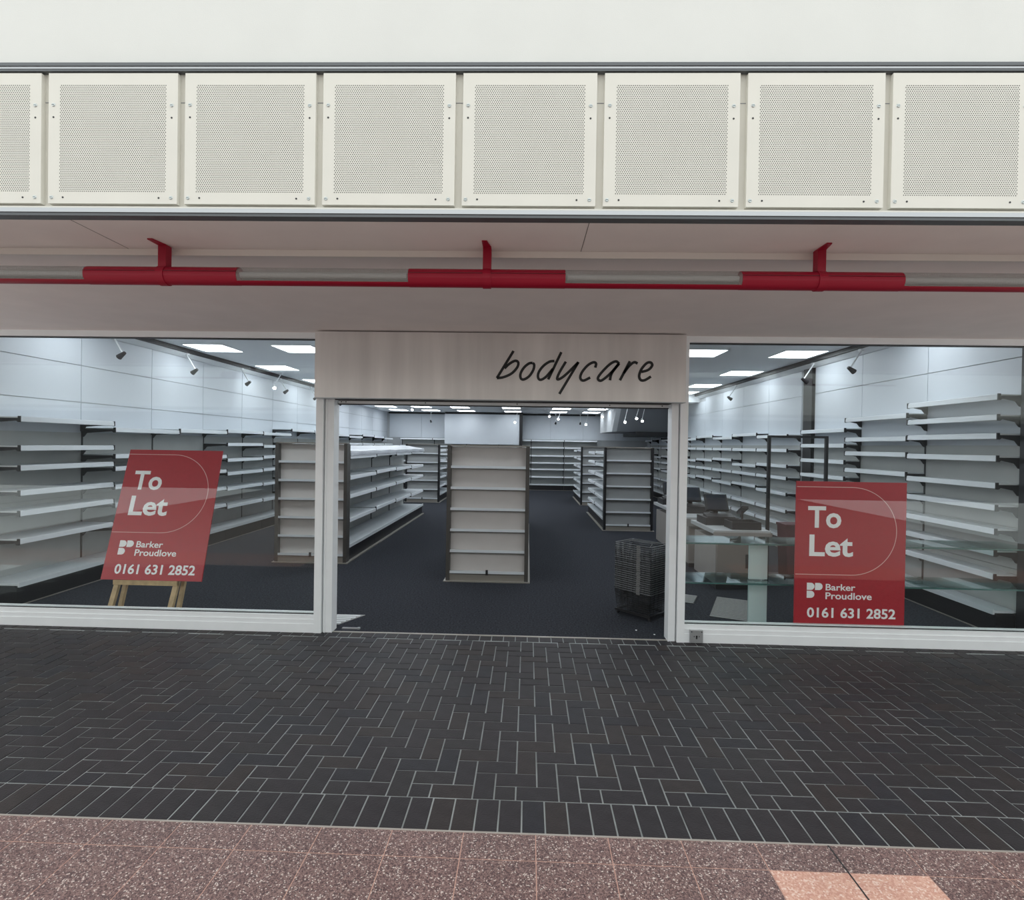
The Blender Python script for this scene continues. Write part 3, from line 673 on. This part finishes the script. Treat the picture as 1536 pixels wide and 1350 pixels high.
def letboard(par, W, H):
    """front face in XZ plane at y=0, origin bottom left"""
    bd = build('board', MB().box(0, W, 0, 0.012, 0, H), BOARD, par)
    y = -0.0006; u = W/863.0        # units: pixels of the measured board, 863 wide
    zz = lambda v: H - (v-108)*H/1140.0
    xx = lambda p: (p-55)*W/863.0
    fit_text(par, 'To', 'lettering', xx(150), xx(412), zz(474), 0.186*H/1.25*0.985, 0.024, WHITEL, y)
    fit_text(par, 'Let', 'lettering', xx(165), xx(508), zz(702), 0.186*H/1.25*0.985, 0.024, WHITEL, y)
    fit_text(par, 'Barker', 'lettering', xx(300), xx(532), zz(980), 0.056*H/1.25, 0.016, WHITEL, y)
    fit_text(par, 'Proudlove', 'lettering', xx(300), xx(662), zz(1050), 0.058*H/1.25, 0.016, WHITEL, y)
    fit_text(par, '0161 631 2852', 'phone_number', xx(157), xx(850), zz(1198), 0.086*H/1.25, 0.022, WHITEL, y)
    mb = MB(); s = 57*W/863
    dshape(mb, xx(152), zz(980), s*1.05, s, y); dshape(mb, xx(216), zz(980), s*1.05, s, y); dshape(mb, xx(152), zz(1044), s*1.05, s, y)
    build('logo', mb, WHITEL, par)
    r = (855-152)/2*H/1140.0; cz = zz((855+152)/2); cx_ = xx(845) - r
    pts = [(0.004, cz+r), (cx_, cz+r)] + [(cx_+r*math.cos(a), cz+r*math.sin(a)) for a in [math.radians(90-6*i) for i in range(1, 30)]] + [(cx_, cz-r), (0.004, cz-r)]
    mb = MB(); ribbon(mb, pts, 0.006, y-0.0003, y); build('outline', mb, PINKL, par)
    return bd
tb = thing('to_let_board', 'red To Let board standing upright against the glass before the glass shelves', 'board', (2.30, 4.712, 0.166))
letboard(tb, 0.925, 1.215)

te = thing('easel_board', 'red To Let board leaning back on a low pine easel', 'board', (-4.037, 5.03, 0.0))
tilt = math.atan2(0.50, 1.225)
def tilted(o):
    for v in o.data.vertices:
        X, Y, Z = v.co
        Yr = Y*math.cos(tilt) + Z*math.sin(tilt); Zr = -Y*math.sin(tilt) + Z*math.cos(tilt)
        v.co = (X - 0.07*Z, Yr, Zr + 0.315)
letboard(te, 0.975, 1.325)
for ch in list(te.children): tilted(ch)
def slope(z): return (z-0.315)*math.tan(tilt)
wd = MB()
for X in (0.13, 0.70):
    p = build('front_leg', MB().prism([(slope(0)+0.02, 0), (slope(0)+0.055, 0), (slope(1.2)+0.055, 1.2), (slope(1.2)+0.02, 1.2)], 'x', X, X+0.045), WOOD, te)
    q = build('rear_leg', MB().prism([(0.03, 0), (0.065, 0), (slope(1.2)+0.085, 1.2), (slope(1.2)+0.05, 1.2)][::-1], 'x', X+0.005, X+0.040), WOOD, te)
build('cross_rail', MB().box(0.13, 0.745, slope(0.30)-0.005, slope(0.30)+0.03, 0.27, 0.313), WOOD, te)

# ================================================================== WINDOW DISPLAY: glass shelves
for z, lab in ((0.805, 'long glass display shelf behind the window, upper of the pair'), (0.452, 'long glass display shelf behind the window, lower of the pair')):
    t = thing('glass_shelf', lab, 'shelf', (1.36, 4.86, z), 0, 'glass shelves in the shop window')
    build('pane', MB().box(0.0, 3.11, 0.003, 0.40, -0.006, 0.006), SHELFGLASS, t)
    build('polished_edge', MB().box(0.0, 3.11, -0.003, 0.003, -0.007, 0.007), GLASSEDGE, t)
    for X in (0.66, 0.785): build('clip', MB().box(X, X+0.05, 0.10, 0.14, -0.018, -0.006), PLASTICG, t)
for X in (2.03,):
    t = thing('shelf_support', 'pale upright board carrying the glass shelves near the checkout desks', 'support', (X, 5.0, 0))
    build('upper_board', MB().box(0, 0.165, 0, 0.02, 0.464, 0.785), FROST, t); build('lower_board', MB().box(0, 0.165, 0, 0.02, 0.02, 0.432), FROST, t)
    build('foot', MB().box(-0.01, 0.175, -0.03, 0.05, 0, 0.02), PLASTICG, t)

# ================================================================== CHECKOUT DESKS
def desk(label, X, Y, k):
    t = thing('checkout_desk', label, 'desk', (X, Y, 0))
    w_, dp, h = 0.65, 0.90, 0.70
    build('body', MB().box(0.04, w_-0.04, 0.05, dp-0.05, 0.06, h-0.12), DESK, t)
    build('front_panel', MB().box(0.05, w_-0.05, 0.035, 0.05, 0.10, h-0.16), mat('desk_panel', (0.28, 0.25, 0.23, 1), 0.5), t)
    build('vent', MB().box(0.38, 0.48, 0.028, 0.036, 0.26, 0.42), DARK, t)
    build('plinth', MB().box(0.06, w_-0.06, 0.08, dp-0.08, 0.0, 0.06), DARK, t)
    top = MB().box(0, w_, 0, dp, h-0.045, h); build('worktop', top, DESKTOP, t)
    build('rail', MB().box(-0.01, w_+0.01, -0.012, 0.0, h-0.12, h-0.02).box(w_, w_+0.012, -0.012, dp, h-0.12, h-0.02), DESK, t)
    return h
def till(label, X, Y, z):
    t = thing('cash_till', label, 'till', (X, Y, z))
    build('cash_drawer', MB().box(0, 0.40, 0, 0.36, 0.0, 0.09), DARK, t)
    build('keyboard', MB().prism([(0.02, 0.09), (0.20, 0.09), (0.20, 0.13), (0.02, 0.10)], 'x', 0.03, 0.37), BLACKM, t)
    build('neck', MB().box(0.17, 0.23, 0.24, 0.28, 0.09, 0.22), BLACKM, t)
    scn = build('screen', MB().prism([(0.16, 0.17), (0.19, 0.15), (0.30, 0.34), (0.27, 0.36)], 'x', 0.06, 0.34), BLACKM, t)
    build('display', MB().prism([(0.158, 0.178), (0.160, 0.176), (0.266, 0.350), (0.264, 0.352)], 'x', 0.08, 0.32), mat('screen_glass', (0.03, 0.035, 0.045, 1), 0.1), scn)
def reader(label, X, Y, z):
    t = thing('card_reader', label, 'card reader', (X, Y, z))
    build('stalk', MB().tube((0, 0, 0), (0, 0, 0.16), 0.012, 10), DARK, t)
    build('base', MB().tube((0, 0, 0), (0, 0, 0.012), 0.05, 16), DARK, t)
    build('handset', MB().prism([(-0.10, 0.20), (-0.09, 0.23), (0.09, 0.14), (0.08, 0.11)], 'x', -0.04, 0.04), BLACKM, t)
labs = ['closest to the glass shelves', 'in the middle of the row', 'deepest in the row']
for k, (X, Y) in enumerate(((2.17, 6.35), (2.19, 7.50), (2.21, 8.65))):
    h = desk('grey checkout desk %s of three desks' % labs[k], X, Y, k)
    till('black cash till on the checkout desk %s' % labs[k], X+0.04, Y+0.42, h+0.001)
    reader('black card reader on a stalk on the checkout desk %s' % labs[k], X+0.56, Y+0.62, h+0.001)

# conveyor tray and clutter
t = thing('packing_tray', 'shallow black packing tray lying on the checkout desk before the till', 'tray', (2.40, 6.42, 0.702))
build('tray_floor', MB().box(0, 0.34, 0, 0.26, 0, 0.012), BLACKM, t)
build('tray_sides', MB().box(0, 0.34, 0, 0.012, 0.012, 0.09).box(0, 0.34, 0.248, 0.26, 0.012, 0.09).box(0, 0.012, 0.012, 0.248, 0.012, 0.09).box(0.328, 0.34, 0.012, 0.248, 0.012, 0.09), BLACKM, t)
t = thing('waste_bin', 'maroon plastic bin standing beside the checkout desk', 'bin', (3.30, 6.85, 0))
build('bin_body', MB().prism([(-0.10, 0.0), (0.10, 0.0), (0.13, 0.70), (-0.13, 0.70)], 'y', -0.12, 0.12), mat('maroon_plastic', (0.08, 0.012, 0.022, 1), 0.4), t)
build('bin_rim', MB().box(-0.14, 0.14, -0.13, 0.13, 0.70, 0.73), MATS['maroon_plastic'], t)

# thin dark frame standing behind the checkouts
t = thing('partition_frame', 'thin dark metal frame standing behind the checkout desks', 'frame', (3.15, 7.2, 0))
build('post', MB().box(-0.018, 0.018, -0.018, 0.018, 0, 1.80), BLACKM, t); build('post', MB().box(0.72, 0.756, -0.018, 0.018, 0, 1.80), BLACKM, t)
build('top_bar', MB().box(-0.018, 0.756, -0.016, 0.016, 1.80, 1.83), BLACKM, t)
build('foot_bar', MB().box(-0.018, 0.756, -0.10, 0.10, 0, 0.02), BLACKM, t)

# ribbed floor plates
def ribbed(label, pts_loc, rz, w_, l):
    t = thing('ribbed_mat', label, 'mat', pts_loc, rz)
    build('base', MB().box(0, w_, 0, l, 0, 0.006), DARK, t)
    n_ = int(l/0.05)
    me = shared(('rib', w_), lambda: MB().bbox(0.004, w_-0.004, 0.006, 0.034, 0.006, 0.012, 0.003).mesh('rib', RIB))
    for i in range(n_): put('rib', me, t, (0, i*l/n_, 0))
ribbed('ribbed grey mat lying on the carpet below the glass shelves', (1.80, 5.36, 0.0), math.radians(-24), 0.46, 0.78)
ribbed('ribbed grey mat lying beside the entrance post and checkout', (1.50, 5.90, 0.0), math.radians(-24), 0.30, 0.34)
t = thing('floor_plate', 'pale ribbed floor plate beside the entrance post next to the easel window', 'plate', (-1.80, 4.86, 0.0))
build('plate', MB().prism([(0.0, 0.0), (0.115, 0.0), (0.27, 0.28), (0.0, 0.28)], 'z', 0.0, 0.005), RIB, t)
for i in range(5): build('rib', MB().box(0.01, 0.11+0.0286*(i+0.3), 0.02+0.052*i, 0.045+0.052*i, 0.005, 0.009), SPOTW, t)
tag(build('door_stop_bar', MB().bbox(-1.62, -1.47, 4.745, 4.765, 0.0, 0.012, 0.003).tube((-1.472, 4.755, 0.0), (-1.472, 4.755, 0.014), 0.014, 10), PLASTICG), 'short metal bar fixed on the carpet just inside the entrance', 'bar')
for X, Y in ((0.99, 4.90), (1.13, 4.80)):
    tag(build('paper_scrap', MB().prism([(X, Y), (X+0.014, Y-0.004), (X+0.018, Y+0.010), (X+0.004, Y+0.014)], 'z', 0.001, 0.004), WHITEL), 'tiny white paper scrap on the carpet by the wire baskets', 'litter', 'paper scraps on the carpet')

# lock plate on the bottom rail
t = thing('lock_box', 'small grey metal lock box fixed to the white window rail', 'lock', (1.392, YF, 0.004))
build('plate', MB().bbox(0, 0.108, 0, 0.108, 0, 0.022, 0.003), PLASTICG, t)
pl = t.children[0]
for v in pl.data.vertices: X, Y, Z = v.co; v.co = (X, -Z, Y)
pl.data.flip_normals()
build('keyhole', MB().tube((0.054, -0.0225, 0.058), (0.054, -0.0235, 0.058), 0.008, 12).box(0.048, 0.060, -0.0235, -0.0225, 0.036, 0.056).box(0.030, 0.036, -0.0235, -0.0225, 0.052, 0.062).box(0.072, 0.078, -0.0235, -0.0225, 0.052, 0.062), DARK, t)
for X, Z in ((0.012, 0.096), (0.096, 0.096)): build('screw', MB().tube((X, -0.0225, Z), (X, -0.0242, Z), 0.005, 10), DARK, t)

# ================================================================== WIRE BASKETS
def basket_mesh():
    mb = MB(); a, b, a2, b2, h = 0.205, 0.15, 0.185, 0.132, 0.20
    def ring(t_): return (a2+(a-a2)*t_, b2+(b-b2)*t_, h*t_)
    for t_, r in ((0.66, 0.0018), (0.33, 0.0018), (0.0, 0.0026)):
        p, q, z = ring(t_); c = [(-p,-q,z), (p,-q,z), (p,q,z), (-p,q,z)]
        for i in range(4): mb.tube(c[i], c[(i+1) % 4], r, 5, 0, cap=False)
    for i in range(7):
        s = -1 + 2*i/6
        for sg_ in (-1, 1):
            mb.tube((s*a2, sg_*b2, 0), (s*a, sg_*b, h), 0.0017, 4, 0, cap=False)
    for i in range(5):
        s = -1 + 2*i/4
        for sg_ in (-1, 1): mb.tube((sg_*a2, s*b2, 0), (sg_*a, s*b, h), 0.0017, 4, 0, cap=False)
    for i in range(1, 8): mb.tube((-a2, -b2+2*b2*i/8, 0), (a2, -b2+2*b2*i/8, 0), 0.0017, 4, 0, cap=False)
    for i in range(1, 6): mb.tube((-a2+2*a2*i/6, -b2, 0), (-a2+2*a2*i/6, b2, 0), 0.0017, 4, 0, cap=False)
    return mb.mesh('wire_body', WIRE)
def rim_mesh():
    mb = MB(); a, b, h = 0.205, 0.15, 0.20; c = [(-a,-b,h), (a,-b,h), (a,b,h), (-a,b,h)]
    for i in range(4): mb.tube(c[i], c[(i+1) % 4], 0.0040, 6)
    return mb.mesh('rim', RIMW)
def handle_mesh():
    mb = MB()
    for s in (-1, 1):
        mb.tube((-0.19, s*0.148, 0.203), (-0.14, s*0.03, 0.214), 0.003, 5); mb.tube((0.19, s*0.148, 0.203), (0.14, s*0.03, 0.214), 0.003, 5); mb.tube((-0.14, s*0.03, 0.214), (0.14, s*0.03, 0.214), 0.004, 6)
    return mb.mesh('handle', RIMW)
bm_, hm_, rm_ = basket_mesh(), handle_mesh(), rim_mesh()
tagm = MB().box(-0.085, -0.045, 0.150, 0.153, 0.182, 0.196).mesh('clip', mat('plate_grey', (0.17, 0.17, 0.165, 1), 0.5))
BX, BY, BR = 1.135, 5.38, math.radians(135)
t = thing('basket_stand', 'low black stand under the stack of wire baskets', 'stand', (BX, BY, 0), BR)
build('frame', MB().box(-0.20, 0.20, -0.145, -0.125, 0.03, 0.05).box(-0.20, 0.20, 0.125, 0.145, 0.03, 0.05).box(-0.20, -0.18, -0.125, 0.125, 0.03, 0.05).box(0.18, 0.20, -0.125, 0.125, 0.03, 0.05), BLACKM, t)
for sx in (-1, 1):
    for sy in (-1, 1): build('castor', MB().tube((sx*0.18-0.01, sy*0.12, 0.016), (sx*0.18+0.01, sy*0.12, 0.016), 0.016, 12), DARK, t)
NB = 23
for i in range(NB):
    t = thing('wire_basket', 'dark wire shopping basket topmost in the nested stack' if i == NB-1 else 'dark wire shopping basket nested in the stack inside the entrance', 'basket',
              (BX+random.uniform(-0.003, 0.003), BY+random.uniform(-0.003, 0.003), 0.053 + i*0.0205), BR + random.uniform(-0.012, 0.012), 'nested wire shopping baskets')
    put('wire_body', bm_, t)
    put('rim', rm_, t); put('clip', tagm, t)
    if i == NB-1: put('handle', hm_, t)
